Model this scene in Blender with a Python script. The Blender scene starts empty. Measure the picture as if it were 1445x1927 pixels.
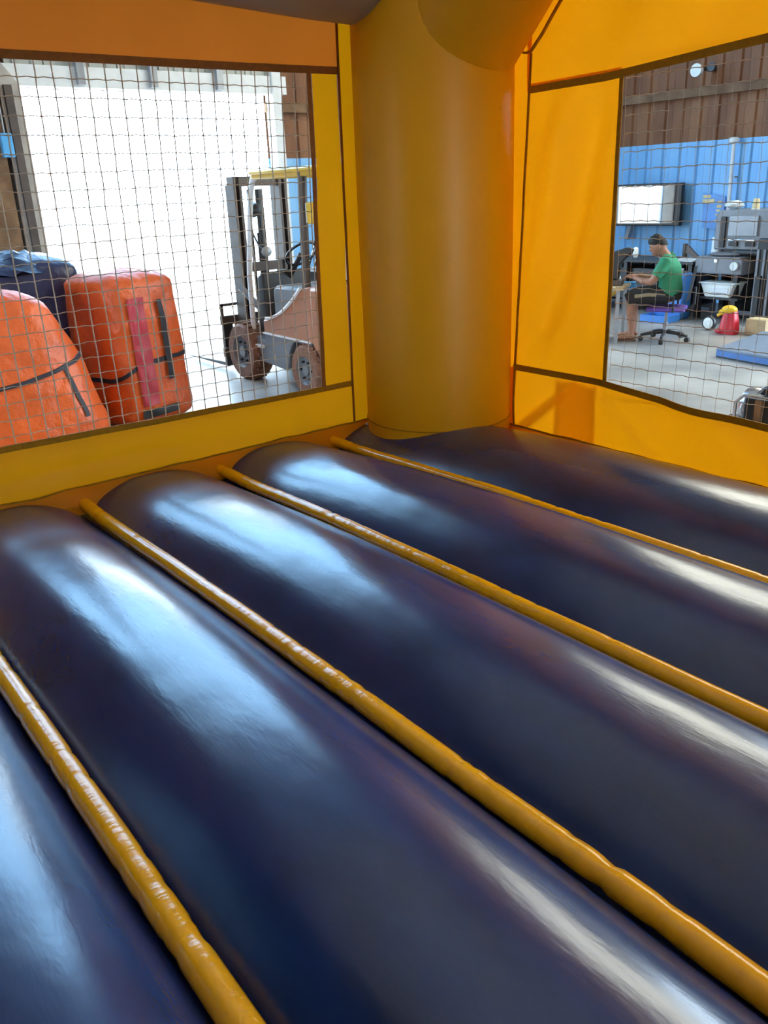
import bpy, bmesh, math, random
from mathutils import Vector, Matrix, noise, Euler
random.seed(7)
D = bpy.data
SC = bpy.context.scene
COL = SC.collection
PI = math.pi

# ------------------------------------------------------------------ camera
EYE = Vector((0, 0, 1.9))
YAW, PITCH, ROLL, FPX = math.radians(142.7), math.radians(21.3), math.radians(2.48), 1560.0
fw = Vector((math.cos(YAW)*math.cos(PITCH), math.sin(YAW)*math.cos(PITCH), -math.sin(PITCH)))
r0 = Vector((math.sin(YAW), -math.cos(YAW), 0))
d0 = fw.cross(r0)
rt = math.cos(ROLL)*r0 + math.sin(ROLL)*d0
dn = -math.sin(ROLL)*r0 + math.cos(ROLL)*d0
cam = D.objects.new('camera', D.cameras.new('camera'))
COL.objects.link(cam)
cam.matrix_world = Matrix(((rt.x, -dn.x, -fw.x, EYE.x), (rt.y, -dn.y, -fw.y, EYE.y),
                           (rt.z, -dn.z, -fw.z, EYE.z), (0, 0, 0, 1)))
cam.data.sensor_fit = 'VERTICAL'
cam.data.sensor_height = 36.0
cam.data.sensor_width = 27.0
cam.data.lens = FPX/1927*36.0
cam.data.clip_start = 0.02
SC.camera = cam

# ------------------------------------------------------------------ sky
W = D.worlds.new('world')
SC.world = W
W.use_nodes = True
bg = W.node_tree.nodes['Background']
bg.inputs[0].default_value = (0.64, 0.83, 1.0, 1)
bg.inputs[1].default_value = 14.5
SC.view_settings.view_transform = 'Standard'
SC.view_settings.look = 'None'
SC.view_settings.gamma = 1.0
SC.view_settings.use_curve_mapping = False
SC.view_settings.exposure = 0.0
SC.cycles.use_denoising = True
SC.cycles.max_bounces = 10
SC.cycles.diffuse_bounces = 6
SC.cycles.transmission_bounces = 8
SC.cycles.sample_clamp_indirect = 8.0

# ------------------------------------------------------------------ materials
def srgb(r, g, b):
    f = lambda c: (c/255/12.92) if c/255 <= .04045 else ((c/255+.055)/1.055)**2.4
    return (f(r), f(g), f(b), 1)

def mat(name, col, rough=.6, spec=.5, metal=0, var=.12, scale=6, bump=0.0, bscale=30, transl=0.0,
        col2=None, stretch=(1, 1, 1), coat=0.0, rvar=0.0):
    m = D.materials.new(name)
    m.use_nodes = True
    nt = m.node_tree
    N, L = nt.nodes, nt.links
    p = N['Principled BSDF']
    tc = N.new('ShaderNodeTexCoord')
    mp = N.new('ShaderNodeMapping')
    mp.inputs['Scale'].default_value = stretch
    L.new(tc.outputs['Object'], mp.inputs[0])
    no = N.new('ShaderNodeTexNoise')
    no.inputs['Scale'].default_value = scale
    no.inputs['Detail'].default_value = 5
    L.new(mp.outputs[0], no.inputs['Vector'])
    rp = N.new('ShaderNodeValToRGB')
    c = col if len(col) == 4 else (*col, 1)
    if col2 is None:
        lo = tuple(max(0, v*(1-var)) for v in c[:3])
        hi = tuple(min(1, v*(1+var)) for v in c[:3])
    else:
        lo, hi = c[:3], col2[:3]
    rp.color_ramp.elements[0].position = .32
    rp.color_ramp.elements[1].position = .68
    rp.color_ramp.elements[0].color = (*lo, 1)
    rp.color_ramp.elements[1].color = (*hi, 1)
    L.new(no.outputs['Fac'], rp.inputs[0])
    L.new(rp.outputs[0], p.inputs['Base Color'])
    p.inputs['Roughness'].default_value = rough
    p.inputs['Specular IOR Level'].default_value = spec
    p.inputs['Metallic'].default_value = metal
    if coat:
        p.inputs['Coat Weight'].default_value = coat
        p.inputs['Coat Roughness'].default_value = .12
    if rvar:
        mr = N.new('ShaderNodeMapRange')
        mr.inputs[3].default_value = rough-rvar
        mr.inputs[4].default_value = rough+rvar
        L.new(no.outputs['Fac'], mr.inputs[0])
        L.new(mr.outputs[0], p.inputs['Roughness'])
    bn = None
    if bump:
        n2 = N.new('ShaderNodeTexNoise')
        n2.inputs['Scale'].default_value = bscale
        n2.inputs['Detail'].default_value = 4
        L.new(mp.outputs[0], n2.inputs['Vector'])
        bn = N.new('ShaderNodeBump')
        bn.inputs['Strength'].default_value = 1.0
        bn.inputs['Distance'].default_value = bump
        L.new(n2.outputs['Fac'], bn.inputs['Height'])
        L.new(bn.outputs[0], p.inputs['Normal'])
    if transl:
        tr = N.new('ShaderNodeBsdfTranslucent')
        L.new(rp.outputs[0], tr.inputs[0])
        mx = N.new('ShaderNodeMixShader')
        mx.inputs[0].default_value = transl
        L.new(p.outputs[0], mx.inputs[1])
        L.new(tr.outputs[0], mx.inputs[2])
        L.new(mx.outputs[0], N['Material Output'].inputs[0])
    return m

def vinyl_floor():
    m = mat('navy_vinyl', (.007, .026, .110), rough=.245, spec=.75, var=.25, scale=3, bump=.0012, bscale=7,
            stretch=(1, 2.2, 1), rvar=.05)
    nt = m.node_tree
    N, L = nt.nodes, nt.links
    p = N['Principled BSDF']
    # fine scuffs and creases on the vinyl
    tc = N.new('ShaderNodeTexCoord')
    mp = N.new('ShaderNodeMapping')
    mp.inputs['Rotation'].default_value = (0, 0, .5)
    mp.inputs['Scale'].default_value = (3, 18, 3)
    L.new(tc.outputs['Object'], mp.inputs[0])
    n = N.new('ShaderNodeTexNoise')
    n.inputs['Scale'].default_value = 3
    n.inputs['Detail'].default_value = 8
    n.inputs['Distortion'].default_value = 1.2
    L.new(mp.outputs[0], n.inputs['Vector'])
    b = N.new('ShaderNodeBump')
    b.inputs['Strength'].default_value = .6
    b.inputs['Distance'].default_value = .0006
    L.new(n.outputs['Fac'], b.inputs['Height'])
    old = p.inputs['Normal'].links[0].from_node
    L.new(b.outputs[0], old.inputs['Normal'])
    return m

YEL = (.80, .30, .002)
M = {}
M['navy'] = vinyl_floor()
M['yellow'] = mat('yellow_vinyl', YEL, .5, .35, var=.05, scale=2, bump=.006, bscale=3.2, transl=.46)
M['yellow_col'] = mat('yellow_column_vinyl', (.80, .375, .003), .42, .4, var=.04, scale=2, bump=.002, bscale=2.5, transl=.15)
M['yellow_pipe'] = mat('yellow_piping_vinyl', (.95, .43, .002), .20, .5, var=.05, scale=8, bump=.0025, bscale=22, stretch=(2.2, .5, .5))
M['bind'] = mat('mustard_webbing', (.42, .20, .006), .7, .3, var=.12, scale=40, transl=.2)
M['bind_o'] = mat('brown_webbing', (.36, .135, .03), .7, .3, var=.12, scale=40, transl=.25)
M['orange_f'] = mat('orange_vinyl', (.72, .17, .012), .5, .35, var=.05, scale=2, bump=.003, bscale=3, transl=.45)
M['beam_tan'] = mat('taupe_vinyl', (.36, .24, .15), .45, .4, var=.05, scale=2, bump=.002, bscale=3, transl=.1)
M['roof'] = mat('white_vinyl', (.78, .75, .70), .5, .35, var=.06, scale=2, transl=.5)
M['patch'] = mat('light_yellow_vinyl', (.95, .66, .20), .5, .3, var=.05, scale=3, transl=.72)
M['net'] = mat('beige_cord', (.60, .49, .38), .8, .2, var=.15, scale=60)
M['bagorange'] = mat('bag_orange', (.64, .10, .014), .45, .45, var=.14, scale=4, bump=.045, bscale=5)
M['bagred'] = mat('bag_crimson', (.42, .028, .045), .45, .45, var=.15, scale=6, bump=.01, bscale=8)
M['bagnavy'] = mat('bag_navy', (.016, .022, .07), .35, .5, var=.3, scale=5, bump=.02, bscale=7)
M['strap'] = mat('black_strap', (.018, .018, .03), .6, .4)
M['brown_sheet'] = mat('brown_sheet', (.15, .054, .021), .6, .35, scale=2.2, col2=(.28, .12, .05), stretch=(1, 1, .35))
M['blue_sheet'] = mat('blue_sheet', (.17, .45, .80), .4, .45, scale=2, col2=(.26, .56, .88), stretch=(1, 1, .4))
M['rust'] = mat('rust_steel', (.13, .065, .032), .7, .3, scale=5, col2=(.26, .15, .08))
M['concrete'] = mat('concrete', (.20, .195, .18), .42, .4, scale=1.3, col2=(.40, .385, .355), bump=.002, bscale=14, rvar=.12)
M['outground'] = mat('outdoor_concrete', (.62, .57, .50), .8, .2, scale=.6, var=.1)
M['ceil'] = mat('ceiling_sheet', (.28, .25, .23), .7, .3, scale=2)
M['jamb'] = mat('pale_post', (.46, .42, .38), .6, .3, scale=5, var=.2)
M['white'] = mat('white_paint', (.78, .80, .80), .45, .4, var=.06)
M['palepanel'] = mat('pale_panel', (.62, .62, .56), .5, .4, var=.1, scale=3, transl=.3)
M['steel'] = mat('grey_steel', (.30, .31, .33), .4, .5, metal=.3, var=.12)
M['chrome'] = mat('bright_metal', (.72, .73, .75), .22, .5, metal=.9, var=.05)
M['dark'] = mat('dark_metal', (.028, .027, .028), .45, .5, var=.2)
M['black'] = mat('black_plastic', (.012, .012, .014), .4, .5, var=.2)
M['machine'] = mat('grey_enamel', (.22, .23, .25), .4, .5, var=.1)
M['rubber'] = mat('brown_tyre', (.22, .105, .065), .7, .3, scale=9, var=.2, bump=.01, bscale=40)
M['fl_grey'] = mat('forklift_grey', (.17, .185, .20), .35, .5, var=.1)
M['fl_body'] = mat('forklift_body', (.40, .17, .085), .38, .5, var=.1, scale=3)
M['fl_yellow'] = mat('forklift_yellow', (.80, .50, .03), .4, .5, var=.1)
M['mast'] = mat('mast_brown', (.085, .062, .052), .5, .5, var=.25)
M['skin'] = mat('skin', (.36, .17, .105), .5, .4, var=.08)
M['hair'] = mat('black_hair', (.012, .010, .009), .6, .3, var=.2, scale=60, bump=.004, bscale=90)
M['shirt'] = mat('green_cotton', (.045, .24, .125), .8, .2, var=.12, bump=.006, bscale=14)
M['shorts'] = mat('dark_shorts', (.035, .032, .03), .8, .2, var=.2)
M['stripe'] = mat('khaki_stripe', (.34, .27, .17), .8, .2)
M['tan'] = mat('tan_board', (.50, .36, .20), .6, .3, var=.15)
M['bluep'] = mat('blue_tarp', (.05, .22, .60), .4, .5, var=.12, scale=3, bump=.01, bscale=6)
M['bluecloth'] = mat('sky_blue_cloth', (.12, .45, .85), .6, .3, var=.1)
M['redp'] = mat('red_plastic', (.58, .02, .035), .35, .5, var=.1)
M['yelp'] = mat('yellow_plastic', (.80, .48, .02), .4, .5, var=.08)
M['purple'] = mat('purple_fabric', (.14, .07, .32), .7, .3)
M['whitep'] = mat('white_plastic', (.80, .83, .80), .35, .5, var=.05)
M['cream'] = mat('cream_card', (.80, .66, .36), .6, .3, var=.1)
M['poster'] = mat('poster_blue', (.03, .25, .68), .3, .5, var=.15, scale=5)
M['mat'] = mat('slate_blue_mat', (.15, .19, .25), .5, .4, var=.1, scale=4)
M['matside'] = mat('blue_mat_edge', (.07, .17, .42), .5, .4, var=.1)
M['screen'] = mat('glossy_screen', (.03, .035, .04), .05, 1.0, var=.0, coat=1.0)
M['screen'].node_tree.nodes['Principled BSDF'].inputs['Coat IOR'].default_value = 2.0
M['screen'].node_tree.nodes['Principled BSDF'].inputs['Coat Roughness'].default_value = .03
M['purplecap'] = M['purple']

# ------------------------------------------------------------------ mesh builder
class MB:
    def __init__(s):
        s.v, s.f = [], []

    def add(s, vs, fs):
        o = len(s.v)
        s.v += [tuple(v) for v in vs]
        s.f += [tuple(i+o for i in f) for f in fs]
        return s

    def box(s, c, size, rot=None):
        c = Vector(c)
        R = rot.to_matrix() if rot is not None else Matrix.Identity(3)
        hx, hy, hz = [k/2 for k in size]
        vs = [c + R @ Vector((x*hx, y*hy, z*hz)) for x in (-1, 1) for y in (-1, 1) for z in (-1, 1)]
        return s.add(vs, [(0, 1, 3, 2), (4, 6, 7, 5), (0, 4, 5, 1), (2, 3, 7, 6), (0, 2, 6, 4), (1, 5, 7, 3)])

    def tube(s, path, rad, n=12, cap=True, ref=None, sq=(1, 1), dome=False):
        P = [Vector(p) for p in path]
        R = list(rad) if hasattr(rad, '__len__') else [rad]*len(P)
        if dome:
            a, b = P[0], P[-1]
            da, db = (P[0]-P[1]).normalized(), (P[-1]-P[-2]).normalized()
            ra, rb = R[0], R[-1]
            P = [a+da*ra*.95, a+da*ra*.7] + P + [b+db*rb*.7, b+db*rb*.95]
            R = [ra*.3, ra*.71] + R + [rb*.71, rb*.3]
        rings = []
        u = None
        for i, p in enumerate(P):
            t = (P[min(i+1, len(P)-1)]-P[max(i-1, 0)]).normalized()
            if u is None:
                g = Vector(ref) if ref else (Vector((0, 0, 1)) if abs(t.z) < .9 else Vector((1, 0, 0)))
                u = (g - t*g.dot(t)).normalized()
            else:
                u = (u - t*u.dot(t)).normalized()
            w = t.cross(u)
            rings.append([p + u*math.cos(2*PI*k/n)*R[i]*sq[0] + w*math.sin(2*PI*k/n)*R[i]*sq[1] for k in range(n)])
        vs = [v for r in rings for v in r]
        fs = [(i*n+k, i*n+(k+1) % n, (i+1)*n+(k+1) % n, (i+1)*n+k) for i in range(len(P)-1) for k in range(n)]
        if cap:
            fs += [tuple(range(n-1, -1, -1)), tuple(range((len(P)-1)*n, len(P)*n))]
        return s.add(vs, fs)

    def ell(s, c, r, nu=16, nv=10, rot=None):
        c = Vector(c)
        R = rot.to_matrix() if rot is not None else Matrix.Identity(3)
        vs = [c + R @ Vector((0, 0, -r[2]))]
        for j in range(1, nv):
            ph = -PI/2 + PI*j/nv
            for i in range(nu):
                a = 2*PI*i/nu
                vs.append(c + R @ Vector((r[0]*math.cos(ph)*math.cos(a), r[1]*math.cos(ph)*math.sin(a), r[2]*math.sin(ph))))
        vs.append(c + R @ Vector((0, 0, r[2])))
        fs = [(0, 1+(i+1) % nu, 1+i) for i in range(nu)]
        for j in range(nv-2):
            fs += [(1+j*nu+i, 1+j*nu+(i+1) % nu, 1+(j+1)*nu+(i+1) % nu, 1+(j+1)*nu+i) for i in range(nu)]
        t = len(vs)-1
        b = 1+(nv-2)*nu
        fs += [(b+i, b+(i+1) % nu, t) for i in range(nu)]
        return s.add(vs, fs)

    def lathe(s, prof, c, axis='z', n=24, cap=True):
        c = Vector(c)
        vs = []
        for r, h in prof:
            for k in range(n):
                a = 2*PI*k/n
                p = (r*math.cos(a), r*math.sin(a), h)
                if axis == 'y':
                    p = (p[0], h, p[1])
                elif axis == 'x':
                    p = (h, p[0], p[1])
                vs.append(c+Vector(p))
        m = len(prof)
        fs = [(i*n+k, i*n+(k+1) % n, (i+1)*n+(k+1) % n, (i+1)*n+k) for i in range(m-1) for k in range(n)]
        if cap:
            fs += [tuple(range(n-1, -1, -1)), tuple(range((m-1)*n, m*n))]
        return s.add(vs, fs)

    def prism(s, poly, a, b, axis='y'):
        def P(u, w, h):
            return {'y': (u, h, w), 'x': (h, u, w), 'z': (u, w, h)}[axis]
        n = len(poly)
        vs = [P(u, w, a) for u, w in poly]+[P(u, w, b) for u, w in poly]
        fs = [tuple(range(n)), tuple(range(2*n-1, n-1, -1))]
        fs += [(i, (i+1) % n, n+(i+1) % n, n+i) for i in range(n)]
        return s.add(vs, fs)

    def sheet(s, fn, nu, nv):
        vs = [fn(i/nu, j/nv) for j in range(nv+1) for i in range(nu+1)]
        w = nu+1
        return s.add(vs, [(j*w+i, j*w+i+1, (j+1)*w+i+1, (j+1)*w+i) for j in range(nv) for i in range(nu)])

ORG = {}
def me_from(mb, name, smooth=True, ang=35):
    me = D.meshes.new(name)
    me.from_pydata(mb.v, [], mb.f)
    bm = bmesh.new()
    bm.from_mesh(me)
    bmesh.ops.recalc_face_normals(bm, faces=bm.faces)
    bm.to_mesh(me)
    bm.free()
    if smooth:
        me.polygons.foreach_set('use_smooth', [True]*len(me.polygons))
        me.set_sharp_from_angle(angle=math.radians(ang))
    return me

def obj(name, mb, m, parent=None, smooth=True, bevel=0, ang=35, world=True, keep_n=False):
    """one mesh object; coordinates are world coordinates when world is True, else local to the parent"""
    me = me_from(mb, name, smooth, ang) if isinstance(mb, MB) else mb
    if isinstance(mb, MB) and m:
        me.materials.append(M[m] if isinstance(m, str) else m)
    o = D.objects.new(name, me)
    COL.objects.link(o)
    if parent is not None:
        o.parent = parent
        if world:
            o.location = -ORG.get(parent.name, Vector())
        ORG[o.name] = Vector() if world else ORG.get(parent.name, Vector())
    if bevel:
        b = o.modifiers.new('bevel', 'BEVEL')
        b.width = bevel
        b.segments = 2
        b.limit_method = 'ANGLE'
    return o

def tag(o, label, cat, group=None):
    o['label'] = label
    o['category'] = cat
    if group:
        o['group'] = group
    return o

def thing(name, label, cat, loc=(0, 0, 0), rotz=0, group=None):
    o = D.objects.new(name, None)
    COL.objects.link(o)
    o.empty_display_size = .1
    o.location = loc
    o.rotation_euler = (0, 0, rotz)
    ORG[o.name] = Vector(loc)
    return tag(o, label, cat, group)

def struct(name, mb, m, **k):
    o = obj(name, mb, m, **k)
    o['kind'] = 'structure'
    return o

def nz(x, y, z=0):
    return noise.noise(Vector((x, y, z)))

# ================================================================== THE WAREHOUSE
XB, YR_W, XF, YL_W, ZC = -11.5, 12.4, 8.0, -9.0, 8.6
D1 = (3.42, 6.9, 3.21)            # door_1 in wall_back: y0, y1, top
D2 = (-4.3, 1.2, 3.6)             # door_2 in wall_right: x0, x1, top
D3 = (-6.0, 1.0, 3.6)             # added_door_3 unseen, added in wall_left to light the blue wall: x0, x1, top
D4 = (-1.0, 2.0, 3.2)              # added_door_4 unseen, added in wall_front as fill for the bounce house: y0, y1, top
C1 = (1.0, 8.6, 3.95, 7.9)          # window_1, high band over door_1: y0, y1, z0, z1
C2 = (-7.8, 3.5, 4.0, 8.1)          # window_2, high band in wall_right: x0, x1, z0, z1
BLUE = 2.38
struct('floor', MB().box(((XB+XF)/2, (YL_W+YR_W)/2, -.1), (XF-XB, YR_W-YL_W, .2)), 'concrete')
g = MB()
g.box((-36.6, 2, -.14), (50, 90, .2))
g.box((33.1, 2, -.14), (50, 90, .2))
g.box(((XB+XF)/2, 37.5, -.14), (XF-XB+.2, 50, .2))
g.box(((XB+XF)/2, -34.1, -.14), (XF-XB+.2, 50, .2))
struct('ground', g, 'outground')
S3 = (-3.0, 0.0, -.6, 2.9)            # added_window_3, unseen roof light added to brighten the bounce house: x0, x1, y0, y1
cb = MB()
cb.box(((XB-.15+S3[0])/2, (YL_W+YR_W)/2, ZC+.06), (S3[0]-XB+.15, YR_W-YL_W+.3, .12))
cb.box(((XF+.15+S3[1])/2, (YL_W+YR_W)/2, ZC+.06), (XF+.15-S3[1], YR_W-YL_W+.3, .12))
cb.box(((S3[0]+S3[1])/2, (YL_W-.15+S3[2])/2, ZC+.06), (S3[1]-S3[0], S3[2]-YL_W+.15, .12))
cb.box(((S3[0]+S3[1])/2, (YR_W+.15+S3[3])/2, ZC+.06), (S3[1]-S3[0], YR_W+.15-S3[3], .12))
struct('ceiling', cb, 'ceil')

def corr_mesh(w, h, name):
    """one corrugated sheet, local: along +x, outwards +y, up +z"""
    nr = max(1, round(w/.28))
    p = w/nr
    pr = [(0, 0)]
    for k in range(nr):
        for dx, dy in ((.52, 0), (.60, .03), (.92, .03), (1, 0)):
            pr.append(((k+dx)*p, dy))
    poly = pr + [(a, b+.004) for a, b in reversed(pr)]
    mb = MB()
    n = len(pr)
    for z in (0, h):
        mb.v += [(a, b, z) for a, b in poly]
    N2 = 2*n
    for i in range(N2):
        j = (i+1) % N2
        mb.f.append((i, j, N2+j, N2+i))
    for i in range(n-1):
        mb.f.append((i, N2-1-i, N2-2-i, i+1))
        mb.f.append((N2+i, N2+i+1, N2+N2-2-i, N2+N2-1-i))
    return me_from(mb, name, True, 15)

CM = {}
def panel(parent, kind, x, y, z, rot, w, h):
    key = (kind, round(w, 2), round(h, 2))
    if key not in CM:
        CM[key] = corr_mesh(w, h, kind)
        CM[key].materials.append(M[kind])
    o = D.objects.new('panel', CM[key])
    COL.objects.link(o)
    o.parent = parent
    o.location = Vector((x, y, z))
    o.rotation_euler = (0, 0, rot)
    return o

def wall(name, a0, a1, door, place, rot, girts):
    """a0..a1 along the wall; place(a) -> world xy"""
    gb = MB()
    def seg(a, b, z, h, t=.09):
        p, q = Vector((*place(a), z)), Vector((*place(b), z))
        nrm = NRM[name]
        c = (p+q)/2 + nrm*(t/2+.002)
        sx = (abs(q.x-p.x) or t, abs(q.y-p.y) or t, h)
        gb.box(c, sx)
    for z in girts:
        if door and z < door[2]+.1:
            seg(a0, door[0], z, .13)
            seg(door[1], a1, z, .13)
        else:
            seg(a0, a1, z, .13)
    o = struct(name, gb, 'rust')
    w = .84
    cl = CLER.get(name)
    cuts = {a0, a1}
    if door:
        cuts |= {door[0], door[1]}
    if cl:
        cuts |= {cl[0], cl[1]}
    cuts = sorted(cuts)
    for s0, s1 in zip(cuts[:-1], cuts[1:]):
        n = max(1, round((s1-s0)/w))
        ww = (s1-s0)/n
        mid = (s0+s1)/2
        ind = door and door[0] < mid < door[1]
        inc = cl and cl[0] < mid < cl[1]
        for i in range(n):
            a = s0+i*ww
            px, py = place(a if FWD[name] else a+ww)
            zb = BLUE-.002
            if ind:
                zb = door[2]
            else:
                panel(o, 'blue_sheet', px, py, -.02, rot, ww+.002, BLUE+.02)
            if inc:
                panel(o, 'brown_sheet', px, py, zb, rot, ww+.002, cl[2]-zb)
                panel(o, 'brown_sheet', px, py, cl[3], rot, ww+.002, ZC-cl[3]+.05)
            else:
                panel(o, 'brown_sheet', px, py, zb, rot, ww+.002, ZC-zb+.05)
    return o

CLER = {'wall_back': C1, 'wall_right': C2}
NRM = {'wall_back': Vector((1, 0, 0)), 'wall_right': Vector((0, -1, 0)), 'wall_left': Vector((0, 1, 0)), 'wall_front': Vector((-1, 0, 0))}
FWD = {'wall_back': True, 'wall_right': True, 'wall_left': False, 'wall_front': False}
GI = (3.06,)
# outward = local +y after rotation
wall('wall_back', YL_W, YR_W, D1, lambda a: (XB, a), PI/2, GI)
wall('wall_right', XB, XF, D2, lambda a: (a, YR_W), 0, GI)
wall('wall_left', XB, XF, D3, lambda a: (a, YL_W), PI, GI)
wall('wall_front', YL_W, YR_W, D4, lambda a: (XF, a), -PI/2, GI)

# door_1: the big open doorway seen through the left window
dr = struct('door_1', MB().box((XB+.14, (D1[0]+D1[1])/2, D1[2]+.115), (.2, D1[1]-D1[0]+.5, .23)), 'white')
obj('door_jamb', MB().prism([(D1[0]-.30, 0), (D1[0]-.02, 0), (D1[0], D1[2]), (D1[0]-.22, D1[2]+.3)], XB+.02, XB+.3, 'x'), 'jamb', dr, bevel=.01)
obj('door_jamb', MB().box((XB+.16, D1[1]+.075, 1.9), (.22, .15, 3.8)), 'white', dr, bevel=.01)
obj('door_track', MB().box((XB+.34, D1[0]-.16, 1.6), (.06, .09, 3.2)), 'mast', dr)
for i in range(8):
    yy = D1[0]-.1+i*.46
    obj('transom_panel', MB().box((XB+.15, yy+.23, D1[2]+.42), (.03, .445, .36)).box((XB+.17, yy+.12, D1[2]+.42), (.03, .05, .36)).box((XB+.17, yy+.34, D1[2]+.42), (.03, .05, .36)), 'palepanel', dr)
for i in range(3):
    obj('header_bracket', MB().box((XB+.27, D1[0]+.75+i*.95, D1[2]+.3), (.08, .09, .55)), 'steel', dr)
struct('door_2', MB().box(((D2[0]+D2[1])/2, YR_W-.12, D2[2]+.1), (D2[1]-D2[0]+.4, .2, .2)).box((D2[0]-.08, YR_W-.12, D2[2]/2), (.16, .2, D2[2])).box((D2[1]+.08, YR_W-.12, D2[2]/2), (.16, .2, D2[2])), 'white')
struct('added_door_3', MB().box(((D3[0]+D3[1])/2, YL_W+.12, D3[2]+.1), (D3[1]-D3[0]+.4, .2, .2)).box((D3[0]-.08, YL_W+.12, D3[2]/2), (.16, .2, D3[2])).box((D3[1]+.08, YL_W+.12, D3[2]/2), (.16, .2, D3[2])), 'white')

struct('added_door_4', MB().box((XF-.12, (D4[0]+D4[1])/2, D4[2]+.1), (.2, D4[1]-D4[0]+.4, .2)).box((XF-.12, D4[0]-.08, D4[2]/2), (.2, .16, D4[2])).box((XF-.12, D4[1]+.08, D4[2]/2), (.2, .16, D4[2])), 'white')

cl0 = struct('trim_1', MB().box((XB+.2, D1[0]-.56, 3.0), (.3, .06, 6.0)).box((XB+.08, D1[0]-.56, 3.0), (.03, .50, 6.0)).box((XB+.33, D1[0]-.56, 3.0), (.03, .50, 6.0)), 'rust')
sw = thing('switch_box', 'small pale-blue electrical box on the post left of the doorway', 'switch', (XB+.36, D1[0]-.58, 2.1))
obj('housing', MB().box((XB+.40, D1[0]-.30, 2.55), (.09, .13, .26)), 'bluecloth', sw, bevel=.01)
obj('conduit', MB().tube([(XB+.38, D1[0]-.30, 2.68), (XB+.38, D1[0]-.30, 3.6)], .012, 8), 'steel', sw)

# high window bands (above the frame), framed and glazed
def tinted_glass(name, tint):
    m = D.materials.new(name)
    m.use_nodes = True
    N, L = m.node_tree.nodes, m.node_tree.links
    t = N.new('ShaderNodeBsdfTransparent')
    t.inputs[0].default_value = tint
    gl = N.new('ShaderNodeBsdfGlossy')
    gl.inputs['Roughness'].default_value = .03
    mx = N.new('ShaderNodeMixShader')
    mx.inputs[0].default_value = .05
    L.new(t.outputs[0], mx.inputs[1])
    L.new(gl.outputs[0], mx.inputs[2])
    L.new(mx.outputs[0], N['Material Output'].inputs[0])
    return m
M['glass'] = tinted_glass('tinted_glass', (.70, .87, 1.0, 1))  # blue tint put in to cool the daylight reflected on the floor tubes
M['glass_warm'] = tinted_glass('warm_tinted_glass', (1.0, .88, .74, 1))  # warm tint put in to warm the daylight passing through
def high_window(name, c, along_y, pos, gm):
    n = 5
    w = (c[1]-c[0])/n
    zc, h = (c[2]+c[3])/2, c[3]-c[2]
    def B(mb, a, z, sa, sz, t):
        return mb.box((pos, a, z), (t, sa, sz)) if along_y else mb.box((a, pos, z), (sa, t, sz))
    fr = MB()
    for z in (c[2], c[3]):
        B(fr, (c[0]+c[1])/2, z, c[1]-c[0], .08, .1)
    for i in range(n+1):
        B(fr, c[0]+i*w, zc, .07, h, .1)
    o = struct(name, fr, 'white')
    for i in range(n):
        obj('pane', B(MB(), c[0]+(i+.5)*w, zc, w-.07, h-.08, .006), gm, o)
rl = MB()
for x in (S3[0], S3[1]):
    rl.box((x, (S3[2]+S3[3])/2, ZC+.06), (.08, S3[3]-S3[2], .16))
for k in range(4):
    rl.box(((S3[0]+S3[1])/2, S3[2]+(S3[3]-S3[2])*k/3, ZC+.06), (S3[1]-S3[0], .07, .16))
w3 = struct('added_window_3', rl, 'white')
for k in range(3):
    obj('pane', MB().box(((S3[0]+S3[1])/2, S3[2]+(S3[3]-S3[2])*(k+.5)/3, ZC+.1), (S3[1]-S3[0]-.08, (S3[3]-S3[2])/3-.07, .006)), 'glass_warm', w3)
high_window('window_1', C1, True, XB-.01, 'glass')
high_window('window_2', C2, False, YR_W+.01, 'glass_warm')

# ================================================================== THE BOUNCE HOUSE
FZ = .55
XL, YR, X1, Y0 = -3.87, 3.39, .75, -1.06
bh = thing('bounce_house', 'yellow inflatable bounce house with navy ribbed floor and netted windows', 'bounce house', ((XL+X1)/2, (Y0+YR)/2, 0))
obj('base', MB().box(((XL+X1)/2, (Y0+YR)/2, FZ/2-.06), (X1-XL+.1, YR-Y0+.1, FZ-.12)), 'yellow_col', bh, bevel=.05)

seams = [-1.06, -.34, .38, 1.10, 1.82, 2.54, 3.40]
def dome(x):
    return .038*math.sin(PI/2*max(0, min(1, (x-XL)/2.0)))
def tube_sheet(ya, yb, k):
    def fn(u, v):
        x = XL-.12 + (X1+.1-XL+.12)*(u**1.15)
        p = 1-abs(2*v-1)**2.4
        d = x-(XL-.12)
        e = min(1, d/.30)
        e = .72+.28*math.sqrt(max(0, 1-(1-e)**2))
        e *= .62+.38*math.sin(PI/2*min(1, d/2.1))
        h = (.186 + .006*nz(x*1.4, k*3.1))*e
        z = FZ-.045 + dome(x) + h*p + .0022*nz(x*5, v*4, k*7.7)*p
        y = ya+(yb-ya)*v
        return (x, y, z)
    return MB().sheet(fn, 110, 30)
for k in range(6):
    obj('floor_tube', tube_sheet(seams[k], seams[k+1], k), 'navy', bh)
for k in range(1, 6):
    ys = seams[k]
    P, R = [], []
    n = 260
    pin = [random.random() for _ in range(26)]
    for i in range(n+1):
        x = XL+.02+(X1-XL)*i/n
        pr = 1.0
        for q in pin:
            d = (i/n-q)*(X1-XL)
            pr -= .10*math.exp(-(d/.012)**2)
        P.append((x, ys+.004*nz(x*1.7, k*5.0)+(.02*math.exp(-((x-XL)/.25)**2)), FZ+.012+dome(x)+.004*nz(x*2.2, k*2.0)))
        R.append(.033*pr*(1+.02*nz(x*3, k)))
    obj('floor_piping', MB().tube(P, R, 14, ref=(0, 0, 1), sq=(.85, 1)), 'yellow_pipe', bh, ang=60)

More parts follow.
